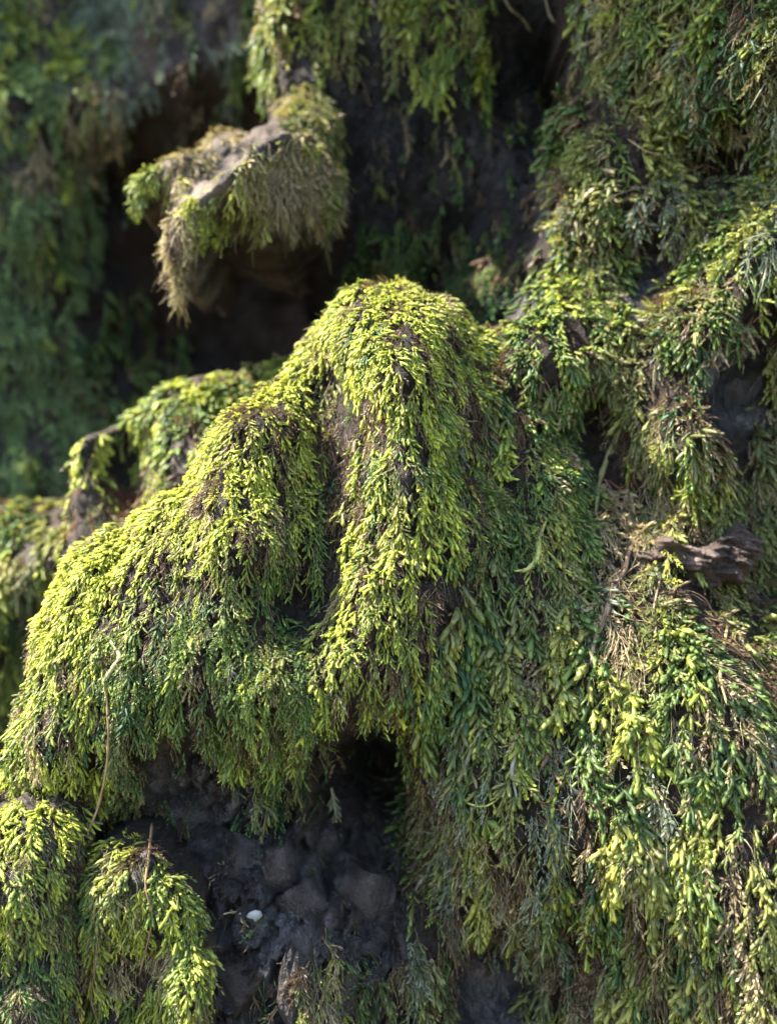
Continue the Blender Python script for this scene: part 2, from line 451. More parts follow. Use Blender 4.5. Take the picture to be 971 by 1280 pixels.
# ------------------------------------------------------------------ moss shoots
def shoot_proto(kind, seed, low=False):
    """unit shoot along +z, bending towards +x; leaves overlap in a spiral round a thin core. Returns V, F(tris), v, t"""
    r = random.Random(seed)
    V = []; Fc = []; vv = []
    bend = {'plump': r.uniform(.02, .22), 'feather': r.uniform(.05, .35), 'fibre': r.uniform(.1, .6)}[kind]
    side = r.uniform(-.10, .10)

    def axis(t):
        return np.array([bend * t * t, side * math.sin(t * 2.6), t * (1 - .12 * bend)])
    if kind == 'fibre':
        n = 3 if low else 5; w = 0.02 if low else 0.016
        for i in range(n + 1):
            t = i / n; c = axis(t) + np.array([0, .04 * math.sin(5 * t + seed), 0]); ww = w * (1 - .8 * t)
            if low:
                V += [c + [0, -ww, 0], c + [0, ww, 0]]; vv += [.8 + .3 * t] * 2
            else:
                V += [c + [0, -ww, 0], c + [ww * .9, ww * .4, 0], c + [-ww * .9, ww * .4, 0]]; vv += [.8 + .3 * t] * 3
        if low:
            Fc = [f for i in range(n) for f in ((2 * i, 2 * i + 1, 2 * i + 3), (2 * i, 2 * i + 3, 2 * i + 2))]
            return np.array(V), np.array(Fc), np.array(vv)
        for i in range(n):
            for k in range(3):
                a = i * 3 + k; b = i * 3 + (k + 1) % 3
                Fc += [(a, b, b + 3), (a, b + 3, a + 3)]
        return np.array(V), np.array(Fc), np.array(vv)
    if kind == 'plump':                      # a smooth catkin-like shoot with a few leaf tips lifting off it
        wid = r.uniform(.10, .145); ns = 5; rings = [0, .22, .55, .86]
        prof = lambda t: wid * (.22 + .98 * math.sin(math.pi * min(1, t * .76 + .10))) * (1 - .26 * t)
        nl = 6
        if low:
            ns = 4; rings = [0, .30, .78]; nl = 4
    else:
        wid = .04; ns = 3; rings = [0, .5, .9]
        prof = lambda t: wid * (1 - .6 * t) * .55
        nl = 10 if low else 13
        if low:
            rings = []
    ph = r.uniform(0, 1.2)
    for i, t in enumerate(rings):
        c = axis(t); w = prof(t)
        for k in range(ns):
            a = 2 * math.pi * (k + .5 * i) / ns + ph
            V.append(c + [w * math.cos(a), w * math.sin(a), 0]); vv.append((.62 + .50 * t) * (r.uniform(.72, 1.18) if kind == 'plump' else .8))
    for i in range(max(0, len(rings) - 1)):
        for k in range(ns):
            a = i * ns + k; b = i * ns + (k + 1) % ns
            Fc += [(a, b, b + ns), (a, b + ns, a + ns)]
    if rings:
        V.append(axis(1.0)); vv.append(1.25)
    tipi = len(V) - 1; b0 = (len(rings) - 1) * ns
    for k in range(ns if rings else 0):
        Fc.append((b0 + k, b0 + (k + 1) % ns, tipi))
    for i in range(nl):
        t = (i + .3) / nl * (.80 if kind == 'plump' else .93)
        az = i * 2.39996 + r.uniform(-.3, .3)
        if kind == 'plump':
            ll = .30 * (1 - .25 * t) * r.uniform(.85, 1.15); lw = .06 * r.uniform(.85, 1.2); spread = r.uniform(.28, .55) * (1 - .6 * t); r0 = prof(t) * .85
        else:
            ll = (.37 if low else .32) * (1 - .45 * t) * r.uniform(.8, 1.25); lw = (.05 if low else .042) * r.uniform(.8, 1.25); spread = r.uniform(.35, .75) * (1 - .5 * t); r0 = prof(t) * .5
        rad = np.array([math.cos(az), math.sin(az), 0]); tan = np.array([-math.sin(az), math.cos(az), 0])
        c = axis(t) + rad * r0
        d = np.array([0, 0, 1]) * math.cos(spread) + rad * math.sin(spread) + np.array([1, 0, 0]) * bend * .8 * t
        m = c + d * ll * .45 + rad * .006
        tip = c + d * ll
        b0 = len(V); sh = r.uniform(.85, 1.12)
        V += [c, m + tan * lw - rad * .015, tip, m - tan * lw - rad * .015]
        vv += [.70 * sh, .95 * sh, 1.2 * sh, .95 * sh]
        Fc += [(b0, b0 + 2, b0 + 1), (b0, b0 + 3, b0 + 2)]
    return np.array(V), np.array(Fc), np.array(vv)


KINDS = ['plump', 'feather', 'fibre']
NVAR = 7
PROTO = {k: [shoot_proto(k, 100 * i + j) for j in range(NVAR)] for i, k in enumerate(KINDS)}
LOW = {k: [shoot_proto(k, 100 * i + j, True) for j in range(NVAR)] for i, k in enumerate(KINDS)}
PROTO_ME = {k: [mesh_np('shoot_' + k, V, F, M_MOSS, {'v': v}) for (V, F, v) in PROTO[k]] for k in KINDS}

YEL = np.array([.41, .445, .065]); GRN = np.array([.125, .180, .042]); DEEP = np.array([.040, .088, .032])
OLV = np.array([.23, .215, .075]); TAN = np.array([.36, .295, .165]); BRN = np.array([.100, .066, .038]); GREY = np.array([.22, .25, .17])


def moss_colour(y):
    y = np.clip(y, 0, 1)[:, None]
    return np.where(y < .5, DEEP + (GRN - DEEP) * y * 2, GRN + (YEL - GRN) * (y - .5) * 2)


BALD = []      # (polygon in pixels, probability of no moss)


def bald(p, *pts):
    BALD.append((np.array(pts, float), p))


def norm(a):
    return a / (np.linalg.norm(a, axis=-1, keepdims=True) + 1e-12)


class Shoots:
    def __init__(self): self.d = []
    def add(self, pos, dirv, xv, length, width, kind, col): self.d.append((pos, dirv, xv, length, width, kind, col))
    def cat(self): return [np.concatenate([q[i] for q in self.d]) for i in range(7)]


G = np.array([0, 0, -1.0])
TRI_TOTAL = [0]


def grow(lobe, poly, dens, yel, var=.18, brown=.08, tan=.06, olive=.15, grey=0.0, size=19, wid=1.0, kinds=(.82, .15, .03), slen=55, lift=.30, ang=.52,
         off=8.0, free=.55, clump=.9, csize=9, jit=.15, greycol=None, gaps=.06, angle=0.0, spread=10, seed=0, grad=None, edge=0.0002, nobald=False):
    """strands rooted inside a pixel polygon on a lobe; each walks downhill over the surface and carries shoots on both sides"""
    r = np.random.default_rng(seed + 1000)
    poly = np.array(poly, float)
    u0, v0 = poly.min(0); u1, v1 = poly.max(0)
    area = (u1 - u0) * (v1 - v0)
    n = int(area / 1000 * dens * 3.0)
    # candidates in the lobe's own plane
    dm = float(np.median(lobe.Y))
    u = r.uniform(u0 - 40, u1 + 40, n * 2); v = r.uniform(v0 - 40, v1 + 40, n * 2)
    s = PX * dm / F0
    x = (u - 485.5) * s; z = (640 - v) * s
    y = lobe.samp(lobe.Y, x, z); sd = lobe.samp(lobe.sd, x, z); nr = norm(lobe.samp(lobe.N, x, z))
    uu, vv = to_px(np.c_[x, y, z])
    psd = poly_sd(uu, vv, poly) + r.normal(0, spread, len(uu))
    slope = np.clip(1 / np.maximum(-nr[:, 1], .15), 1, 5.0)
    frac = n * 2 * 0 + dens * (u1 - u0 + 80) * (v1 - v0 + 80) / 1000 / (n * 2) * (dm / .5) ** 0
    ok = (psd > 0) & (sd > edge) & (r.random(len(u)) < frac * slope)
    for bp, pr in ([] if nobald else BALD):
        bs = poly_sd(uu, vv, bp) + r.normal(0, 5, len(uu))
        ok &= ~((bs > 0) & (r.random(len(uu)) < pr))
    ok &= fbm(uu / 34, vv / 50, seed + 21, 3) > gaps - .42
    outm = (uu < -50) | (uu > 1020) | (vv < -60) | (vv > 1330)
    ok &= ~(outm & (r.random(len(uu)) < .75))
    x, y, z = x[ok], y[ok], z[ok]; uu, vv = uu[ok], vv[ok]
    n = len(x)
    sp = PX * y / F0                                    # metres per pixel at each strand
    L = slen * sp * r.uniform(.45, 1.35, n)
    K = max(3, int(slen / (size * .44)))
    st = L / K
    lay = r.uniform(0.0, 0.75, n)                         # how far out of the mat the strand lies
    P = np.c_[x, y - off * sp * lay, z]
    # strands gather into tresses: each follows the nearest leader
    nl = max(1, n // csize)
    lead = r.choice(n, nl, replace=False)
    own = np.empty(n, np.int64)
    Q = P * np.array([1.5, 1, .8])
    for a in range(0, n, 2000):
        own[a:a + 2000] = lead[((Q[a:a + 2000, None] - Q[lead][None]) ** 2).sum(-1).argmin(1)]
    own[lead] = lead
    lay[lead] = r.uniform(.8, 1.5, nl); lay = lay * .55 + lay[own] * .45 * r.uniform(.4, 1, n)
    tress = np.clip(r.lognormal(0, .2, n), .75, 1.25)[own]                  # some tresses are coarser than others
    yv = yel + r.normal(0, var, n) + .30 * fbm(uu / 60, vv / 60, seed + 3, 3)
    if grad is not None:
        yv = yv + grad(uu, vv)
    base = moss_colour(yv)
    q = r.random(n); q = np.where(r.random(n) < .7, q[own], q)
    cl = fbm(uu / 45, vv / 70, seed + 8, 2)              # dead patches come in clusters
    bb = np.clip(brown * (1 + 2.4 * cl), 0, 1); tt = np.clip(tan * (1 - 2.0 * cl), 0, 1)
    isb = q < bb; ist = (q >= bb) & (q < bb + tt); iso = (q > 1 - olive); isg = (q < 1 - olive) & (q > 1 - olive - grey)
    base[isb] = BRN * r.uniform(.7, 1.5, (isb.sum(), 1)); base[ist] = TAN * r.uniform(.6, 1.1, (ist.sum(), 1))
    base[iso] = base[iso] * .45 + OLV * .55; base[isg] = (GREY if greycol is None else np.array(greycol)) * r.uniform(.5, 1.1, (isg.sum(), 1))
    wander = r.normal(0, .16, (n, 1))
    tint = r.normal(0, .11, n)[own]
    base = np.where((isb | ist | isg)[:, None], base, base + (moss_colour(yv + tint) - moss_colour(yv)))
    pd = None
    S = Shoots(); stems = [P.copy()]
    kp = np.array(kinds) / sum(kinds)
    skind = r.choice(3, n, p=kp)
    dead = isb | ist | isg
    if kp[2] < .2:
        skind = np.where(dead & (skind == 0), r.choice([1, 1, 1, 2], n), skind)
        fib = (skind == 2) & ~dead
        base[fib] = np.stack([TAN, BRN * 1.3, OLV, GREY])[r.integers(0, 4, fib.sum())] * r.uniform(.5, 1, (fib.sum(), 1))
    for k in range(K):
        nr = norm(lobe.samp(lobe.N, P[:, 0], P[:, 2]))
        gdir = G + np.array([math.tan(angle), 0, 0])
        tg = gdir - nr * (nr @ gdir)[:, None]
        tg = norm(norm(tg) + .15 * gdir)
        side = norm(np.cross(tg, nr))
        wander += r.normal(0, .12, (n, 1))
        dirv = norm(tg + side * wander)
        if pd is not None: dirv = norm(dirv + pd * .6)
        pd = dirv
        Pn = P + dirv * st[:, None]
        ys = lobe.samp(lobe.Y, Pn[:, 0], Pn[:, 2]); sdn = lobe.samp(lobe.sd, Pn[:, 0], Pn[:, 2])
        ys = np.where(sdn < 0, 9.0, ys) - off * sp * lay
        ymax = P[:, 1] + free * .5 * st                  # a strand that meets a hollow hangs free
        Pn[:, 1] = np.minimum(np.minimum(ys, np.maximum(ymax, Pn[:, 1])), np.maximum(ymax, P[:, 1] + dirv[:, 1] * st))
        Pn[:, 1] = np.minimum(Pn[:, 1], ys)
        hang = ys - Pn[:, 1] > 4 * sp
        Pn[hang] = np.c_[P[hang, 0] + dirv[hang, 0] * st[hang] * .5, Pn[hang, 1], P[hang, 2] - st[hang] * .9]
        nr2 = nr.copy(); nr2[hang] = [0, -1, 0]
        side = norm(np.cross(norm(Pn - P), nr2))
        for sgn in (-1, 1):
            m = r.random(n) < (.97 if k else .8)
            a = ang * r.uniform(.45, 1.4, n) * (1 - .45 * k / K)
            lf = lift * r.uniform(.2, 1.7, n)
            d = norm(Pn - P) * np.cos(a)[:, None] + side * (sgn * np.sin(a))[:, None] + nr2 * lf[:, None] + r.normal(0, jit, (n, 3))
            d = norm(d)
            xv = G - nr2 * .5 + r.normal(0, .25, (n, 3)); xv = norm(xv - d * (xv * d).sum(1)[:, None])
            ln = size * sp * tress * np.clip(r.lognormal(-.03, .26, n), .45, 1.4) * (1 - .25 * k / K) * np.where(skind == 2, 1.6, np.where(skind == 1, 1.1, 1.0))
            ln = np.minimum(ln, size * sp * np.where(skind == 2, 2.0, 1.3))
            c = base * r.uniform(.7, 1.3, (n, 1))
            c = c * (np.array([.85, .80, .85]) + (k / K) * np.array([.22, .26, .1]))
            w = wid * r.uniform(.75, 1.25, n) * np.where(isb | ist, .8, 1.0)
            start = P + (Pn - P) * r.random((n, 1))
            if not nobald:
                su, sv_ = to_px(start)
                for bp, pr in BALD:
                    m &= ~((poly_sd(su, sv_, bp) - 4 + r.normal(0, 5, n) > 0) & (r.random(n) < pr * .85))
            S.add(start[m], d[m], xv[m], ln[m], w[m], skind[m], c[m])
        pull = clump / K
        gap = Pn[own] - Pn; gap[:, 2] *= .25
        gap[np.linalg.norm(gap, axis=1) > 30 * sp] = 0
        Pn = Pn + gap * pull
        P = Pn; stems.append(P.copy())
    return S.cat(), np.array(stems), base, sp


def build_moss(name, label, specs, parts=150, cat='moss', group=None, stem_frac=.22, under=True):
    packs = [grow(**s) for s in specs]
    if under:                                            # dead brown layer beneath the living shoots
        for s in specs:
            q = dict(s); q.update(dens=s['dens'] * .42, yel=.35, brown=.6, tan=.08, olive=.2, grey=.03, size=s['size'] * 1.1, kinds=(.15, .55, .3), off=1.2, lift=.22, jit=.25, seed=s['seed'] + 500, wid=1.0, grad=None)
            packs.append(grow(**q))
    pos, dirv, xv, ln, w, kd, c = [np.concatenate([p[0][i] for p in packs]) for i in range(7)]
    root_loc = pos.mean(0); root_loc = np.array([root_loc[0], pos[:, 1].max(), pos[:, 2].min()])
    root = link(name, None, None, root_loc)
    root.empty_display_size = .01
    tag(root, label, cat, group)
    xv = norm(xv - dirv * (xv * dirv).sum(1)[:, None]); yv = np.cross(dirv, xv)
    R = np.stack([xv * (ln * w)[:, None], yv * (ln * w)[:, None], dirv * ln[:, None]], -1)   # columns
    rel = pos - root_loc
    var = rng.integers(0, NVAR, len(pos))
    # the shoots that show largest, each its own part
    u, v = to_px(pos)
    show = ln / pos[:, 1] * np.clip(.35 - dirv[:, 1], .2, 1.4) * rng.uniform(.8, 1.2, len(pos))
    show[(u < 0) | (u > 971) | (v < 0) | (v > 1280)] = 0
    pick = np.argsort(-show)[:parts]
    single = np.zeros(len(pos), bool); single[pick] = True
    for i in pick:
        k = KINDS[kd[i]]
        o = bpy.data.objects.new('shoot', PROTO_ME[k][var[i]])
        o.parent = root
        Rm = R[i]
        o.matrix_local = Matrix(((Rm[0, 0], Rm[0, 1], Rm[0, 2], rel[i, 0]), (Rm[1, 0], Rm[1, 1], Rm[1, 2], rel[i, 1]),
                                 (Rm[2, 0], Rm[2, 1], Rm[2, 2], rel[i, 2]), (0, 0, 0, 1)))
        o.color = (*c[i], 1)
        COL.objects.link(o)
    VV = []; FF = []; CC = []; vvv = []; off = 0
    for ki, k in enumerate(KINDS):
        for j in range(NVAR):
            m = (kd == ki) & (var == j) & ~single
            if not m.any(): continue
            V, F, sv = LOW[k][j]
            nv = len(V)
            T = np.einsum('nij,vj->nvi', R[m], V) + rel[m][:, None]
            cnt = m.sum()
            VV.append(T.reshape(-1, 3)); FF.append((F[None] + (np.arange(cnt) * nv)[:, None, None] + off).reshape(-1, 3))
            CC.append(np.repeat(c[m], nv, 0)); vvv.append(np.tile(sv, cnt)); off += cnt * nv
    if FF:
        F = np.concatenate(FF); TRI_TOTAL[0] += len(F)
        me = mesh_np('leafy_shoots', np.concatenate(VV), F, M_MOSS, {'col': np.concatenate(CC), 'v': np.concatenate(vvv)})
        o = link('leafy_shoots', me, root); o['kind'] = 'stuff'; o.color = (0, 0, 0, 1)
    # thin stems
    SV = []; SF = []; SC = []; off = 0
    for (_, st, base, sp) in packs:
        K1, n, _ = st.shape
        sel = np.where(rng.random(n) < stem_frac)[0]
        if len(sel) == 0: continue
        rad = sp[sel] * rng.uniform(.45, .95, len(sel))
        P = st[:, sel] - root_loc
        ring = [np.array([math.cos(a), math.sin(a) * .7, math.sin(a) * .7]) for a in (0.5, 2.6, 4.7)]
        V = np.stack([P + (rad[:, None] * q)[None] for q in ring], 2)            # K1, n, 3, 3
        V = V.transpose(1, 0, 2, 3).reshape(-1, 3)
        f = []
        for k in range(K1 - 1):
            for a in range(3):
                b = (a + 1) % 3
                f += [(k * 3 + a, k * 3 + b, k * 3 + 3 + b), (k * 3 + a, k * 3 + 3 + b, k * 3 + 3 + a)]
        f = np.array(f)
        SV.append(V); SF.append((f[None] + (np.arange(len(sel)) * K1 * 3)[:, None, None]).reshape(-1, 3) + off); off += len(V)
        cc = BRN * 1.3 * .6 + base[sel] * .4
        SC.append(np.repeat(cc * rng.uniform(.7, 1.3, (len(sel), 1)), K1 * 3, 0))
    if SV:
        V = np.concatenate(SV)
        me = mesh_np('stems', V, np.concatenate(SF), M_STEM, {'col': np.concatenate(SC), 'v': np.ones(len(V))})
        o = link('stems', me, root); o['kind'] = 'stuff'; o.color = (0, 0, 0, 1)
    return root


# places where rock or hollow shows through the moss
bald(.93, (390, 458), (418, 440), (438, 470), (436, 540), (430, 590), (412, 600), (392, 570), (386, 520))
bald(.25, (430, 520), (475, 480), (520, 500), (500, 540), (455, 600), (435, 590))
bald(.97, (185, 960), (200, 905), (240, 915), (300, 975), (345, 990), (370, 940), (420, 920), (440, 890), (500, 890), (510, 1060), (500, 1100), (510, 1300), (255, 1300), (250, 1120), (200, 1060), (180, 1000))
bald(.9, (330, 730), (395, 720), (405, 780), (350, 785))
bald(.97, (862, 178), (900, 165), (935, 175), (940, 205), (905, 232), (870, 222))
bald(.97, (792, 300), (825, 272), (850, 285), (835, 345), (805, 400), (782, 385))
bald(.95, (880, 455), (930, 420), (965, 435), (950, 520), (900, 540), (870, 500))
bald(.95, (720, 520), (735, 490), (770, 495), (760, 550), (725, 560))
bald(.85, (760, 590), (800, 580), (830, 640), (940, 660), (960, 740), (850, 745), (770, 720), (745, 660))
bald(.8, (800, 530), (850, 525), (865, 600), (820, 600))
bald(.95, (560, 1180), (640, 1170), (650, 1250), (580, 1290), (560, 1250))
bald(.75, (690, 20), (740, 10), (790, 40), (730, 70))
bald(.7, (645, 960), (700, 940), (700, 1000), (660, 1010))
bald(.95, (130, 528), (174, 522), (176, 595), (190, 640), (100, 665), (72, 620), (130, 590))
bald(.9, (238, 225), (262, 196), (300, 176), (340, 140), (356, 142), (325, 182), (290, 206), (266, 236), (242, 246))

bald(.9, (596, 392), (622, 358), (668, 352), (662, 392), (612, 402))
bald(.8, (668, 300), (688, 200), (702, 200), (690, 300))

R_ = RIDGE
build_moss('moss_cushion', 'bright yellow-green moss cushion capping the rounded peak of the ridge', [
    dict(lobe=R_, poly=[(380, 340), (605, 340), (605, 440), (590, 480), (540, 470), (440, 470), (385, 460)], dens=6.8, yel=1.0, size=15, slen=46, wid=.9, brown=.03, tan=.09, seed=1, gaps=-.2, lift=.4)], parts=260)  # naturally yellower moss, its yellow raised further to paint in the sunlight
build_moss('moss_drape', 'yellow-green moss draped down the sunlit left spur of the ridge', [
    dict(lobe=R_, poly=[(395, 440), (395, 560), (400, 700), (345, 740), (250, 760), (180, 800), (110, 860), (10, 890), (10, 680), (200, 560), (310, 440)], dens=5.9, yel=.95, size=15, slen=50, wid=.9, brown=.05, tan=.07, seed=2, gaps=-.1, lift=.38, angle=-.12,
         grad=lambda u, v: np.clip((u * .8 + v - 850) / -260, -.55, .25))], parts=300)  # sunlit edge and shaded side painted into the moss colour
build_moss('moss_drape', 'yellow-green moss hanging down the middle spur, right of the long brown hollow', [
    dict(lobe=R_, poly=[(440, 465), (600, 470), (590, 640), (560, 760), (530, 860), (490, 880), (400, 870), (405, 770), (440, 660), (455, 600)], dens=4.8, yel=.80, size=18, slen=55, wid=.9, brown=.09, tan=.06, seed=3, gaps=-.2, lift=.38)], parts=280)
build_moss('moss_apron', 'green feathery moss apron hanging over the top of the bare dark rock', [
    dict(lobe=R_, poly=[(130, 800), (250, 750), (345, 740), (400, 780), (415, 880), (400, 915), (340, 960), (300, 965), (240, 905), (190, 905), (160, 1000), (130, 960), (110, 860)], dens=6.0, yel=.34, size=16.5, slen=60, kinds=(.45, .52, .03), brown=.05, tan=.03, seed=4, lift=.32)], parts=260)
build_moss('moss_bank', 'yellow moss on the lower end of the ridge at the left edge', [
    dict(lobe=R_, poly=[(0, 870), (110, 850), (135, 960), (150, 1020), (110, 1030), (60, 990), (-120, 1060), (-120, 960), (-20, 920)], dens=5.2, yel=.9, size=16.5, slen=50, kinds=(.84, .13, .03), brown=.06, tan=.05, seed=5, lift=.38)], parts=160)
build_moss('moss_bank', 'dense mid green moss bank just right of the sunlit peak', [
    dict(lobe=R_, poly=[(590, 420), (610, 385), (650, 340), (700, 330), (780, 400), (740, 500), (720, 580), (745, 660), (730, 720), (600, 700), (585, 640), (600, 480)], dens=4.4, yel=.46, size=20, slen=52, kinds=(.74, .23, .03), brown=.05, tan=.05, seed=6, gaps=0.14, lift=.42)], parts=280)
build_moss('moss_bank', 'soft green leafy moss covering the upper right bank', [
    dict(lobe=R_, poly=[(735, -160), (1130, -160), (1130, 340), (940, 330), (900, 400), (800, 420), (680, 340), (690, 230), (710, 100)], dens=3.8, yel=.38, size=26, slen=60, wid=.9, kinds=(.6, .36, .04), brown=.05, tan=.16, olive=.25, grey=.12, seed=7, gaps=0.22, lift=.6, ang=.75, jit=.3, csize=7)], parts=300)
build_moss('moss_tangle', 'olive moss tangle around the dark holes at the right edge', [
    dict(lobe=R_, poly=[(760, 400), (900, 390), (940, 320), (1130, 330), (1130, 760), (960, 760), (930, 660), (830, 640), (760, 590), (740, 500)], dens=2.9, yel=.46, size=25, slen=70, wid=.85, jit=.28, csize=7, kinds=(.6, .33, .07), brown=.10, tan=.26, olive=.4, grey=.06, seed=8, gaps=0.24, lift=.42)], parts=260)
build_moss('moss_bank', 'plump beaded green moss in the middle of the bank below the green slope', [
    dict(lobe=R_, poly=[(580, 690), (740, 700), (760, 760), (720, 900), (640, 900), (560, 890), (500, 890), (540, 800)], dens=3.5, yel=.55, var=.2, size=26, wid=1.2, slen=80, jit=.2, csize=8, ang=.5, kinds=(.82, .14, .04), brown=.07, tan=.09, olive=.32, grey=.05, seed=9, gaps=0.20, lift=.4)], parts=240)
build_moss('moss_curtain', 'plump bead-like green moss curtain filling the lower right corner', [
    dict(lobe=R_, poly=[(740, 740), (860, 750), (1130, 770), (1130, 1440), (660, 1440), (690, 1250), (680, 1100), (710, 950), (730, 850)], dens=3.5, yel=.52, var=.2, size=26, wid=1.2, slen=92, jit=.2, csize=8, ang=.5, kinds=(.82, .14, .04), brown=.07, tan=.20, olive=.25, grey=.08, seed=10, gaps=0.24, lift=.42)], parts=300)
build_moss('moss_curtain', 'greyish olive withered moss hanging right of the dark hole', [
    dict(lobe=R_, poly=[(500, 880), (720, 890), (690, 1100), (680, 1290), (660, 1440), (490, 1440), (480, 1200), (500, 1080)], dens=3.5, yel=.38, size=24, slen=78, jit=.25, csize=6, kinds=(.6, .32, .08), brown=.12, tan=.18, olive=.45, grey=.2, seed=11, gaps=0.22, lift=.35)], parts=260)
build_moss('moss_hump', 'yellow-green moss hump in the lower left corner with a brown withered patch', [
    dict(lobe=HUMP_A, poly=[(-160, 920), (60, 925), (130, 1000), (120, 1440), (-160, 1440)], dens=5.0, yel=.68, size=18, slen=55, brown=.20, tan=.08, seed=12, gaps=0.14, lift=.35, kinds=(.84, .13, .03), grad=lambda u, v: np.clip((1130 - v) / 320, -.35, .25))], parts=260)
build_moss('moss_hump', 'twin-topped yellow moss hump hanging in brown strings left of the bare rock', [
    dict(lobe=HUMP_B, poly=[(80, 1020), (110, 1000), (200, 1000), (275, 1080), (280, 1300), (270, 1440), (95, 1440), (85, 1160)], dens=5.0, yel=.74, size=20, slen=62, brown=.17, tan=.12, seed=13, gaps=0.12, nobald=True, lift=.35, kinds=(.75, .2, .05))], parts=240)
build_moss('moss_cushion', 'out-of-focus green moss cushion on the mound behind the ridge', [
    dict(lobe=MOUND, poly=[(60, 620), (70, 480), (200, 420), (390, 370), (450, 440), (420, 660), (170, 680), (90, 640)], dens=4.6, yel=.66, size=19, slen=50, brown=.06, tan=.05, seed=14, lift=.38)], parts=200)
build_moss('moss_cushion', 'blurred olive and brown moss cushion low at the left edge', [
    dict(lobe=LOWM, poly=[(-160, 560), (120, 570), (200, 620), (160, 760), (70, 960), (-160, 1060)], dens=4.2, yel=.55, size=20, slen=50, brown=.14, tan=.14, olive=.3, seed=15, lift=.38)], parts=160)
build_moss('moss_fringe', 'tan fibrous moss fringe drooping from the front of the overhanging rock', [
    dict(lobe=SPUR, poly=[(205, 280), (240, 250), (290, 210), (340, 175), (380, 160), (430, 180), (430, 290), (330, 310), (250, 310), (235, 370), (205, 350)], dens=17.0, yel=.66, var=.1, brown=.04, tan=.70, olive=.26, size=17, slen=32, wid=1.2, kinds=(.15, .3, .55), seed=16, lift=.3, ang=.5, spread=4, csize=14, jit=.42, clump=.8),
    dict(lobe=SPUR, poly=[(200, 280), (255, 275), (248, 340), (230, 370), (210, 360)], dens=20, yel=.5, brown=.45, tan=.5, olive=.1, size=13, slen=20, kinds=(.05, .25, .7), seed=116, lift=.2, ang=.4, spread=3, csize=30),
    dict(lobe=SPUR, poly=[(240, 250), (340, 170), (400, 160), (420, 200), (340, 205), (260, 265)], dens=7.0, yel=.66, brown=.02, tan=.35, olive=.3, size=12, slen=22, seed=17, spread=5, jit=.3)], parts=200, under=False)
build_moss('moss_fringe', 'pale straw moss on the back shoulder of the overhanging rock', [
    dict(lobe=SNOUT, poly=[(155, 200), (230, 145), (300, 140), (335, 130), (275, 195), (225, 240), (190, 250)], dens=22, yel=.66, brown=.04, tan=.75, olive=.3, size=14, slen=24, kinds=(.2, .25, .55), seed=18, lift=.25, ang=.4, spread=4)], parts=120, under=False)
build_moss('moss_tuft', 'small vivid lime moss tuft on the left tip of the overhanging rock', [
    dict(lobe=SNOUT, poly=[(140, 290), (150, 225), (180, 195), (205, 200), (195, 240), (178, 275)], dens=7.0, yel=.88, brown=.0, tan=.02, olive=.05, size=15, slen=30, seed=19, spread=4)], parts=80, under=False)
build_moss('moss_tuft', 'dull green straggly moss climbing the right side of the overhanging rock', [
    dict(lobe=SNOUT, poly=[(360, 40), (430, 40), (440, 270), (410, 280), (370, 200), (365, 130)], dens=7.5, yel=.42, brown=.05, tan=.14, olive=.4, size=17, slen=40, kinds=(.3, .7, .07), seed=20, lift=.5, spread=6)], parts=120)
build_moss('moss_tuft', 'green moss tuft hanging at the top edge above the overhanging rock', [
    dict(lobe=UPPER, poly=[(318, -160), (470, -160), (460, 60), (430, 100), (390, 40), (345, 95), (318, 70)], dens=3.2, yel=.45, brown=.06, tan=.08, olive=.3, size=20, slen=45, kinds=(.4, .6, .07), seed=21)], parts=120)
build_moss('moss_tuft', 'green leafy moss tuft hanging from the top edge over dark rock', [
    dict(lobe=UPPER, poly=[(478, -160), (620, -160), (615, 50), (610, 100), (560, 80), (500, 70), (480, 40)], dens=4.2, yel=.52, brown=.04, tan=.06, olive=.25, size=21, slen=50, kinds=(.4, .6, .07), seed=22)], parts=130)
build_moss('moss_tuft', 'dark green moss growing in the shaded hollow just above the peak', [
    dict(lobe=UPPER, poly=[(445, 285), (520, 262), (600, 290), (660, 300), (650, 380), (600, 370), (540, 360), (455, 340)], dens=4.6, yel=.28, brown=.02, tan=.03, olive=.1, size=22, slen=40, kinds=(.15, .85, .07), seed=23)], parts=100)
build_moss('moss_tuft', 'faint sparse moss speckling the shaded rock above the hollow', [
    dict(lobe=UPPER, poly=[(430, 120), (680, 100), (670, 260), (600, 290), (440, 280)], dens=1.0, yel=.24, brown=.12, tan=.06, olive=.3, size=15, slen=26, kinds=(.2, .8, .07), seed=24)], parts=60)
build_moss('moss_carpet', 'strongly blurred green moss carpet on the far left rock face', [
    dict(lobe=BACK, poly=[(-160, -160), (60, -160), (100, 70), (120, 240), (90, 420), (130, 560), (60, 640), (-160, 640)], dens=3.8, yel=.55, brown=.01, tan=.03, olive=.05, grey=.75, greycol=(.22, .32, .13), size=24, slen=50, kinds=(.5, .5, .07), seed=25),  # moss colour lightened to stand in for light and haze on this wall
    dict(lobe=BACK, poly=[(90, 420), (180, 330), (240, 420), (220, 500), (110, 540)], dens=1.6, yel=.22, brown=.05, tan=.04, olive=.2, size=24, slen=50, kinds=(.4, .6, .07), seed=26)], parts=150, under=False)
build_moss('moss_carpet', 'blurred dark green moss on the far rock face behind the overhanging rock', [
    dict(lobe=BACK, poly=[(100, -160), (330, -160), (330, 140), (250, 160), (170, 220), (90, 220)], dens=2.6, yel=.42, brown=.10, tan=.08, olive=.1, grey=.5, greycol=(.22, .28, .20), size=22, slen=46, kinds=(.5, .5, .07), seed=27)], parts=100, under=False)  # pale cool strands stand in for haze here too
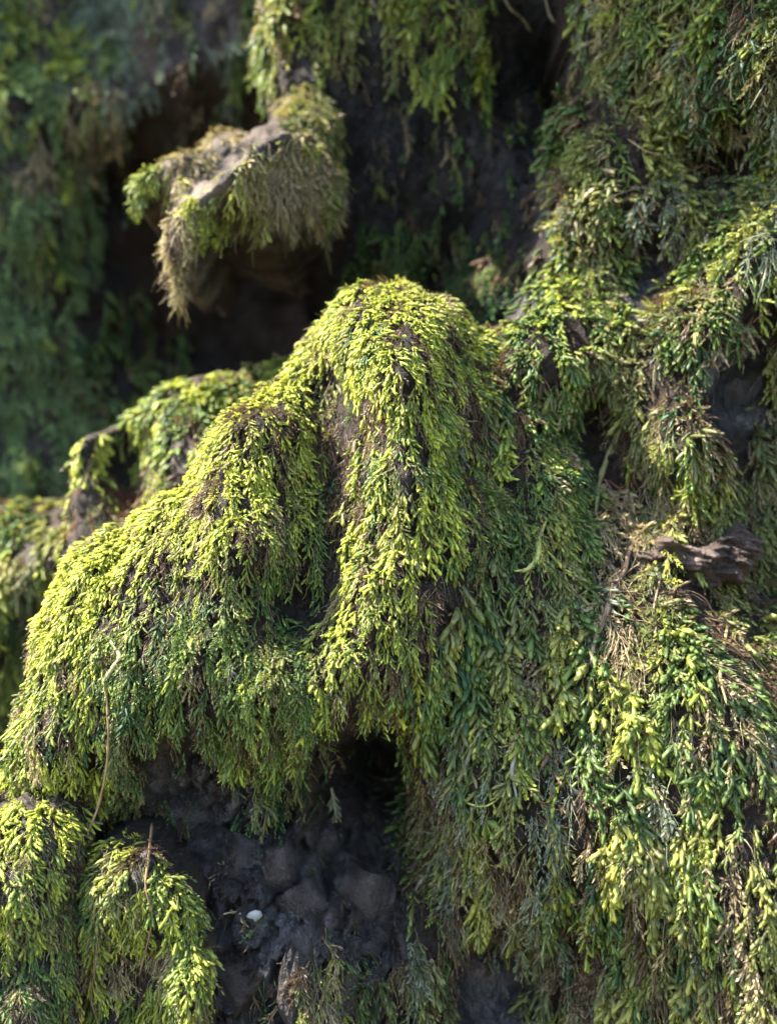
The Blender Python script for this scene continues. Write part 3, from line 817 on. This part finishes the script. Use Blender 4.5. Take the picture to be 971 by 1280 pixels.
build_moss('moss_tuft', 'small blurred tan moss tuft hanging on the far rock face left of the overhang', [
    dict(lobe=BACK, poly=[(95, 130), (120, 100), (160, 125), (150, 160), (105, 210), (85, 205)], dens=9, yel=.6, brown=.1, tan=.7, olive=.2, size=24, slen=50, off=14, kinds=(.2, .2, .6), seed=28, spread=4)], parts=60)

build_moss('moss_tuft', 'small tuft of yellowing moss strings hanging beside stones at the bottom edge', [
    dict(lobe=R_, poly=[(372, 1165), (395, 1148), (425, 1165), (428, 1230), (415, 1290), (375, 1290), (365, 1240)], dens=5, yel=.6, brown=.35, tan=.25, olive=.2, size=17, slen=60, kinds=(.4, .45, .15), off=14, seed=31, spread=4, nobald=True)], parts=70, stem_frac=.9)
build_moss('moss_tuft', 'brown withered moss wisp on the bare rock above the twin-topped hump', [
    dict(lobe=R_, poly=[(185, 1010), (205, 985), (232, 1010), (240, 1045), (200, 1050), (180, 1035)], dens=7, yel=.5, brown=.75, tan=.2, olive=.1, size=18, slen=36, kinds=(.1, .5, .4), off=10, seed=32, spread=4, nobald=True)], parts=50, stem_frac=.9)
build_moss('moss_tuft', 'dull green moss sprig on the stones at the bottom, right of the yellowing strings', [
    dict(lobe=R_, poly=[(435, 1190), (500, 1170), (510, 1290), (470, 1300), (440, 1240)], dens=3.4, yel=.28, brown=.12, tan=.05, olive=.2, size=20, slen=44, kinds=(.2, .8, .07), off=8, seed=33, spread=6, nobald=True)], parts=60)
build_moss('moss_mat', 'brown dead moss lining the long hollow below the peak', [
    dict(lobe=R_, poly=[(392, 470), (420, 460), (440, 560), (430, 680), (398, 620), (386, 540)], dens=6, yel=.3, brown=.85, tan=.08, olive=.1, size=17, slen=40, kinds=(0, .3, .7), off=3, seed=34, spread=4, nobald=True, lift=.2),
    dict(lobe=R_, poly=[(440, 520), (480, 485), (525, 500), (500, 540), (460, 600)], dens=4, yel=.5, brown=.7, tan=.15, olive=.3, size=17, slen=40, kinds=(0, .4, .6), off=3, seed=35, spread=4, nobald=True, lift=.2)], parts=80)
build_moss('moss_mat', 'rusty brown dead moss in the saddle between the ridge and the blurred mound', [
    dict(lobe=MOUND, poly=[(75, 640), (110, 605), (145, 590), (180, 600), (200, 650), (90, 675)], dens=8, yel=.5, brown=.3, tan=.0, olive=.0, grey=.7, greycol=(.20, .085, .045), size=17, slen=30, kinds=(0, .4, .6), off=9, seed=36, spread=5, nobald=True, lift=.4)], parts=70)


# ------------------------------------------------------------------ stems, stones and other small things
def surf(lobe, u, v, off_px=2.0):
    d = .5
    for _ in range(8):
        P = at(u, v, d)
        d = float(lobe.samp(lobe.Y, np.array([P[0]]), np.array([P[2]]))[0]) - off_px * PX
    return at(u, v, d)


def spline(P, n):
    P = np.asarray(P, float)
    Q = np.vstack([2 * P[0] - P[1], P, 2 * P[-1] - P[-2]])
    out = []
    for i in range(len(P) - 1):
        a, b, c, d = Q[i:i + 4]
        for t in np.linspace(0, 1, n, endpoint=False):
            out.append(.5 * (2 * b + (c - a) * t + (2 * a - 5 * b + 4 * c - d) * t ** 2 + (3 * b - a - 3 * c + d) * t ** 3))
    out.append(P[-1])
    return np.array(out)


def tube_mesh(name, C, rad, col, mat=M_STEM, ns=6, flat=1.0, wob=.15, seed=0):
    r = np.random.default_rng(seed + 5)
    T = norm(np.gradient(C, axis=0)); ref = np.array([0.1, -1, 0.05])
    A = norm(np.cross(T, ref)); B = np.cross(A, T)
    n = len(C); V = []
    for k in range(ns):
        a = 2 * math.pi * k / ns
        rr = rad * (1 + wob * r.normal(0, 1, n))
        V.append(C + A * (math.cos(a) * rr)[:, None] + B * (math.sin(a) * rr * flat)[:, None])
    V = np.stack(V, 1).reshape(-1, 3)
    F = [(i * ns + k, i * ns + (k + 1) % ns, (i + 1) * ns + (k + 1) % ns, (i + 1) * ns + k) for i in range(n - 1) for k in range(ns)]
    c = np.tile(np.asarray(col, float), (len(V), 1)) * np.repeat(r.uniform(.75, 1.2, n), ns)[:, None]
    return mesh_np(name, V, np.array(F), mat, {'col': c, 'v': np.ones(len(V))})


def stem(label, lobe, pts, w0, w1, col, name='twig', cat='twig', off=5.0, belly=0.0, flat=1.0, group=None):
    P = np.array([surf(lobe, u, v, off * .75) for u, v in pts]); col = np.array(col) * .7
    for i in range(1, len(P)):                            # keep it in front of small dips
        P[i, 1] = min(P[i, 1], P[i - 1, 1] + .006)
    C = spline(P, 7)
    t = np.linspace(0, 1, len(C))
    rad = (w0 + (w1 - w0) * t + belly * np.sin(math.pi * t)) * .36 * PX
    rad[0] *= .5; rad[-1] *= .25
    o0 = C[0].copy()
    me = tube_mesh(name, C - o0, rad, col, flat=flat, seed=int(pts[0][0]))
    o = link(name, me, None, o0); o.color = (0, 0, 0, 1)
    return tag(o, label, cat, group)


CREAM = (.46, .42, .20); STRAW = (.36, .28, .15); DRY = (.24, .15, .08); ROOT = (.20, .125, .085); ASH = (.24, .22, .15); LIME = (.36, .40, .08)
stem('thin pale curved twig lying across the dark hole in the upper right bank', R_, [(784, 173), (812, 190), (842, 193), (870, 186), (888, 168)], 2.5, 2, STRAW, off=26)
stem('forked brown twig end below the pale curved twig at upper right', R_, [(838, 196), (860, 212), (880, 207), (900, 214)], 3, 2, DRY, off=22)
stem('long thin brown stem hanging straight down over the left moss drape', R_, [(128, 845), (134, 880), (139, 940), (140, 990), (135, 1018), (147, 1036)], 5, 3, (.32, .22, .11), off=14)
stem('short thick creamy bent stem on the left spur above the long hanging stem', R_, [(138, 800), (150, 822), (139, 838), (122, 866)], 5, 5, CREAM, off=14, belly=5)
stem('flat straw-coloured frond slanting across the green bank beside the dark hole', R_, [(738, 460), (724, 492), (706, 524), (684, 552)], 6, 4, CREAM, off=14, belly=7, flat=.4)
stem('bent olive frond drooping just right of the small dark hole', R_, [(762, 535), (778, 534), (764, 560), (750, 600), (744, 642)], 5, 6, (.22, .20, .08), off=12, belly=5, flat=.5)
stem('thick creamy yellow bent shoot in the middle of the green bank', R_, [(683, 648), (674, 674), (672, 696), (660, 711), (643, 714)], 4, 3, (.40, .40, .12), off=12, belly=6)
stem('curled lime-green stem arching over the withered curtain', R_, [(570, 985), (585, 1004), (606, 1008), (622, 1000)], 4, 3, LIME, off=16)
stem('pale ash frond hanging at the top of the withered curtain', R_, [(604, 898), (596, 925), (586, 945), (578, 972)], 5, 3, ASH, off=16, belly=4, flat=.5)
stem('twisted ash-grey stem hanging on the withered curtain right of the pale frond', R_, [(640, 905), (646, 935), (640, 962), (646, 1000)], 4, 4, ASH, off=16, belly=3, flat=.6)
stem('slanting ash-grey stem low on the withered curtain near the dark hole', R_, [(540, 1078), (528, 1100), (512, 1125)], 4, 4, ASH, off=16, belly=4, flat=.5)
stem('straight ash-grey stem low on the withered curtain', R_, [(576, 1070), (574, 1095), (566, 1122)], 3, 5, ASH, off=16, belly=2, flat=.5)
stem('thin pale stick poking sideways out of the dark hole', R_, [(496, 973), (478, 972), (460, 968)], 3, 2, STRAW, off=60)
stem('brown root slanting down over the bark from its left end', R_, [(806, 655), (797, 675), (786, 690), (780, 715), (764, 735), (760, 765), (746, 790)], 7, 4, ROOT, off=18, belly=3)
stem('thin brown root hanging in front of the bark', R_, [(842, 660), (838, 690), (826, 720), (815, 770)], 5, 4, (.28, .19, .12), off=20)
stem('thick pinkish root running down from the bark into the beaded moss', R_, [(772, 722), (760, 760), (744, 800), (738, 830)], 9, 5, (.30, .20, .14), off=16, belly=3)
stem('thin brown arc of stem at right of the pinkish dead mat', R_, [(892, 592), (905, 600), (915, 612), (912, 630)], 3, 3, (.34, .22, .12), off=20)
stem('long tan stem hanging from the bark level in the right bank', R_, [(916, 742), (908, 790), (900, 840), (908, 880)], 5, 4, (.34, .26, .13), off=18, belly=2)
stem('reddish curled thread in the gap of the withered curtain', R_, [(662, 985), (670, 1000), (685, 1003), (690, 990)], 2.5, 2, (.28, .10, .05), off=14)
stem('brown string hanging between the two tops of the twin hump', HUMP_B, [(190, 1030), (186, 1070), (182, 1110), (190, 1150), (180, 1210)], 5, 3, DRY, off=12)
stem('long brown string dangling below the left top of the twin hump', HUMP_B, [(122, 1150), (124, 1200), (118, 1240), (124, 1285)], 4, 3, DRY, off=14)
stem('short green-yellow stem poking out at the left edge of the ridge', R_, [(46, 890), (30, 900), (12, 922), (-12, 926)], 4, 5, (.34, .33, .08), off=2)
stem('thin thread hanging below the tan fringe of the overhanging rock', SNOUT, [(404, 268), (406, 300), (412, 330), (416, 350)], 2.5, 1.5, STRAW, off=10)
stem('thin bent pale twig hanging from the top edge over dark rock', UPPER, [(624, -20), (636, 8), (652, 24), (663, 45)], 4, 3, STRAW, off=16)
stem('small hooked pale twig at the top edge near the right bank', UPPER, [(680, -15), (684, 10), (692, 26), (702, 28)], 4, 4, (.35, .30, .20), off=14)
stem('fine vertical thread on the shaded rock above the hollow', UPPER, [(504, 145), (509, 170), (508, 195), (502, 225)], 2, 1.5, STRAW, off=10)
for k, (pts, lab) in enumerate([([(760, 600), (775, 610), (790, 600), (800, 615)], 'topmost of the fine red-brown rootlets in the nook left of the dead mat'),
                                ([(755, 620), (772, 622), (780, 640), (798, 632)], 'middle one of the fine red-brown rootlets in the nook left of the dead mat'),
                                ([(762, 645), (770, 632), (785, 625), (792, 645)], 'lowest of the fine red-brown rootlets in the nook left of the dead mat')]):
    stem(lab, R_, pts, 2.5, 2, (.22, .09, .05), name='rootlet', cat='root', off=12, group='rootlets in the nook')

# pale frond in the hole: one long feathery shoot of its own
P0 = surf(R_, 414, 985, 30)
fr = link('hanging_frond', None, None, P0); tag(fr, 'single pale blue-green frond hanging in front of the dark hole', 'moss')
C = spline(np.array([[0, 0, 0], [.0020, -.002, -.010], [.0022, -.003, -.022], [.0016, -.003, -.031]]), 6)
me = tube_mesh('frond_stem', C, np.linspace(.0007, .0002, len(C)), (.25, .24, .14)); o = link('frond_stem', me, fr); o.color = (0, 0, 0, 1)
for k in range(26):
    t = .1 + .9 * k / 26; p = C[int(t * (len(C) - 1))]; sg = -1 if k % 2 else 1
    d = Vector((sg * .55, -.25, -1)).normalized(); q = d.to_track_quat('Z', 'X').to_matrix().to_4x4()
    o = bpy.data.objects.new('shoot', PROTO_ME['plump'][k % NVAR]); o.parent = fr
    o.matrix_local = Matrix.Translation(p) @ q @ Matrix.Diagonal((.0042, .0042, .0052 * (1.1 - .4 * t), 1))
    o.color = (.20, .27, .17, 1) if t > .5 else (.25, .24, .15, 1); COL.objects.link(o)

# stones lying in the bare pocket
import bmesh


def stone(label, u, v, rx, rz, depth_px, seed, mat=M_STONE, rot=0.0, off=-9.0, cut=.82, name='stone', cat='stone', lobe=R_):
    r = random.Random(seed); nr_ = np.random.default_rng(seed)
    bm = bmesh.new(); bmesh.ops.create_icosphere(bm, subdivisions=4, radius=1)
    planes = []
    for _ in range(9):
        n = Vector((r.gauss(0, 1), r.gauss(0, 1), r.gauss(0, 1))).normalized(); planes.append((n, r.uniform(cut - .30, cut - .02)))
    for vtx in bm.verts:
        c = vtx.co.copy()
        for n, h in planes:
            e = c.dot(n) - h
            if e > 0: c -= n * e * .97
        a = np.array([c.x * 2.2 + c.y * 1.3 + seed]); b = np.array([c.z * 2.2 - c.y * 1.1])
        c *= 1.2 + .10 * float(fbm(a, b, seed, 4, .6)[0]) + .09 * float(fbm(a * 4, b * 4, seed + 3, 3, .6)[0])
        vtx.co = Vector((c.x * rx, c.y * depth_px, c.z * rz)) * PX
    me = bpy.data.meshes.new(name); bm.to_mesh(me); bm.free()
    me.materials.append(mat)
    P = surf(lobe, u, v, off)
    o = link(name, me, None, P); o.rotation_euler = (0, rot, 0)
    return tag(o, label, cat)


stone('rounded dark grey stone in the middle of the bare pocket', 288, 1100, 50, 70, 40, 1, rot=-.15)
stone('large angular brown-grey block at the bottom of the bare pocket', 298, 1225, 74, 78, 44, 2, rot=.2, cut=.7)
stone('small knobbly stone left of the rounded grey stone', 236, 1086, 20, 17, 14, 3)
stone('tiny stone at the far left of the bare pocket beside the twin hump', 214, 1102, 13, 11, 12, 4)
stone('small dark stone just right of the rounded grey stone', 348, 1075, 30, 36, 26, 5)
stone('angular dark stone right of the pale chip', 384, 1126, 36, 36, 30, 6, cut=.7)
stone('flat small stone above the angular dark stone', 402, 1060, 28, 30, 22, 7)
stone('broad dark stone at the right end of the bare pocket', 450, 1118, 42, 56, 34, 8, rot=.1)
stone('upright narrow stone below the pale chip', 368, 1222, 22, 60, 24, 9, rot=-.1, cut=.72)
stone('cracked dark stone behind the yellowing moss strings', 432, 1225, 34, 52, 28, 10, cut=.7)
stone('small wedge stone directly below the pale chip', 338, 1172, 20, 18, 16, 11, cut=.7)
stone('dark slab stone under the moss apron at the upper left of the pocket', 238, 1020, 42, 52, 26, 12, cut=.75)
stone('broken dark stone in the gap at the bottom of the withered curtain', 592, 1215, 26, 20, 14, 13, mat=M_BARK, rot=.3, cut=.7)
stone('dark lump with a pale mineral spot in the right-edge hole', 915, 480, 34, 30, 16, 14, cut=.75)

# pale chip
def chip():
    out = [(-10, -3), (-7, -8), (0, -11), (7, -9), (10, -3), (7, 1), (4, 5), (6, 12), (0, 8), (-2, 2), (-7, 0)]
    V = []; n = len(out)
    for d, sc in ((2.5, .55), (0.4, 1.0), (-1.0, .97), (-2.6, .55)):
        V += [(u * sc, d + (.6 if u < 0 else 0), -v * sc) for u, v in out]
    V += [(0, 3.0, 3), (0, -3.2, 3)]
    F = [(k * n + i, k * n + (i + 1) % n, (k + 1) * n + (i + 1) % n) for k in range(3) for i in range(n)] + [(k * n + i, (k + 1) * n + (i + 1) % n, (k + 1) * n + i) for k in range(3) for i in range(n)]
    F += [(4 * n, (i + 1) % n, i) for i in range(n)] + [(4 * n + 1, 3 * n + i, 3 * n + (i + 1) % n) for i in range(n)]
    m, nt, out_ = new_mat('pale_chip'); p = N(nt, 'ShaderNodeBsdfPrincipled'); nz = N(nt, 'ShaderNodeTexNoise'); nz.inputs['Scale'].default_value = 700
    rp = N(nt, 'ShaderNodeValToRGB'); rp.color_ramp.elements[0].color = (.10, .095, .088, 1); rp.color_ramp.elements[1].color = (.34, .33, .31, 1)
    nt.links.new(nz.outputs['Fac'], rp.inputs[0]); nt.links.new(rp.outputs[0], p.inputs['Base Color']); nt.links.new(p.outputs[0], out_.inputs[0])
    o = link('pale_chip', mesh_np('pale_chip', np.array(V) * PX, np.array(F), m), None, surf(R_, 318, 1148, 26))
    o.rotation_euler = (.3, 0, .3)
    tag(o, 'tiny pale whitish chip wedged among the dark stones', 'chip')


chip()

# weathered bark and the pinkish dead mat on the right
def slab(name, label, cat, outline, ctrl, edge, seed, mat):
    def fibrous(X, Z, Y):
        w = .004 * fbm(X * 90, Z * 90, seed + 4, 3)
        return Y + .008 * fbm(X * 45, (Z + .3 * X + w) * 330, seed + 6, 5, .65) + .006 * fbm(X * 120, Z * 120, seed + 7, 4, .6)
    lb = Lobe(name, outline, ctrl, edge, 0.0006, mat, R=.006, H=.010, rough=.0028, seed=seed, back=.03, fine=.002, feature=fibrous, kind=None)
    return tag(lb.obj, label, cat)


slab('bark_piece', 'ragged pinkish-brown piece of bark lodged under the tangle at right', 'bark',
     [(770, 740), (778, 700), (795, 678), (832, 664), (858, 690), (880, 694), (905, 682), (940, 652), (955, 676), (950, 700), (930, 735), (905, 728), (880, 742), (850, 726), (820, 742), (800, 730), (785, 760)],
     [(790, 715, .508), (830, 690, .504), (870, 705, .503), (930, 680, .510), (920, 720, .508), (850, 725, .506)], .510, 81, M_BARK)
build_moss('dead_moss_mat', 'pinkish tan dead moss mat in the middle of the olive tangle at right', [
    dict(lobe=R_, poly=[(783, 548), (806, 530), (832, 530), (852, 560), (868, 590), (850, 612), (826, 596), (800, 580)], dens=9, yel=.5, brown=.12, tan=.75, olive=.1, size=20, slen=36, kinds=(.2, .2, .6), off=12, seed=41, spread=4, nobald=True)], parts=60, cat='dead moss')

build_moss('dry_tangle', 'tangle of dry straw and brown strands around the bark on the right', [
    dict(lobe=R_, poly=[(750, 600), (830, 580), (940, 640), (950, 740), (850, 800), (740, 820), (730, 700)], dens=2.6, yel=.4, brown=.3, tan=.5, olive=.2, grey=.1, size=26, slen=60, kinds=(.15, .4, .45), off=14, seed=43, nobald=True, jit=.4, lift=.4)], parts=90, cat='dead moss', under=False, stem_frac=.9)

# grit and root hairs lying in the bare pocket: nobody could count them
def scatter_grit():
    r = np.random.default_rng(77); V = []; F = []
    base = np.array([[1, 0, 0], [-1, 0, 0], [0, 1, 0], [0, -1, 0], [0, 0, 1], [0, 0, -1]], float)
    tri = np.array([(0, 2, 4), (2, 1, 4), (1, 3, 4), (3, 0, 4), (2, 0, 5), (1, 2, 5), (3, 1, 5), (0, 3, 5)])
    k = 0
    while k < 500:
        u, v = r.uniform(180, 510), r.uniform(920, 1290)
        d = .5
        x = np.array([(u - 485.5) * PX * .98]); z = np.array([(640 - v) * PX * .98])
        y = R_.samp(R_.Y, x, z)[0]
        sz = PX * r.lognormal(.75, .5)
        A = np.linalg.qr(r.normal(size=(3, 3)))[0]
        V.append((base * r.uniform(.5, 1.3, (6, 3)) * sz) @ A + [x[0], y - sz * .3, z[0]]); F.append(tri + 6 * k); k += 1
    o = link('grit', mesh_np('grit', np.concatenate(V), np.concatenate(F), M_STONE, shade=False))
    tag(o, 'fine dark grit scattered over the bare rock pocket', 'grit', kind='stuff')


scatter_grit()
build_moss('root_hairs', 'fine brown root hairs and moss crumbs clinging to the bare dark rock pocket', [
    dict(lobe=R_, poly=[(190, 950), (300, 960), (420, 920), (510, 930), (510, 1290), (250, 1290)], dens=.9, yel=.2, brown=.5, tan=.15, olive=.2, size=16, slen=26, kinds=(.1, .4, .5), off=3, seed=47, nobald=True, jit=.4)], parts=60, cat='roots', under=False)

build_moss('moss_tuft', 'green sprigs dangling from the apron onto the bare rock at its lowest point', [
    dict(lobe=R_, poly=[(300, 930), (370, 925), (352, 985), (330, 1005), (312, 985)], dens=4, yel=.36, brown=.05, tan=.05, olive=.2, size=19, slen=55, kinds=(.4, .57, .03), off=24, seed=48, nobald=True, spread=4)], parts=60, under=False)

build_moss('moss_fringe', 'straggling olive strands hanging down across the pinkish-brown bark', [
    dict(lobe=R_, poly=[(775, 640), (850, 630), (940, 625), (955, 660), (900, 668), (840, 660), (785, 672)], dens=6.5, yel=.45, brown=.15, tan=.4, olive=.4, size=22, slen=80, kinds=(.4, .45, .15), off=34, seed=49, nobald=True, jit=.25)], parts=80, under=False, stem_frac=.7)
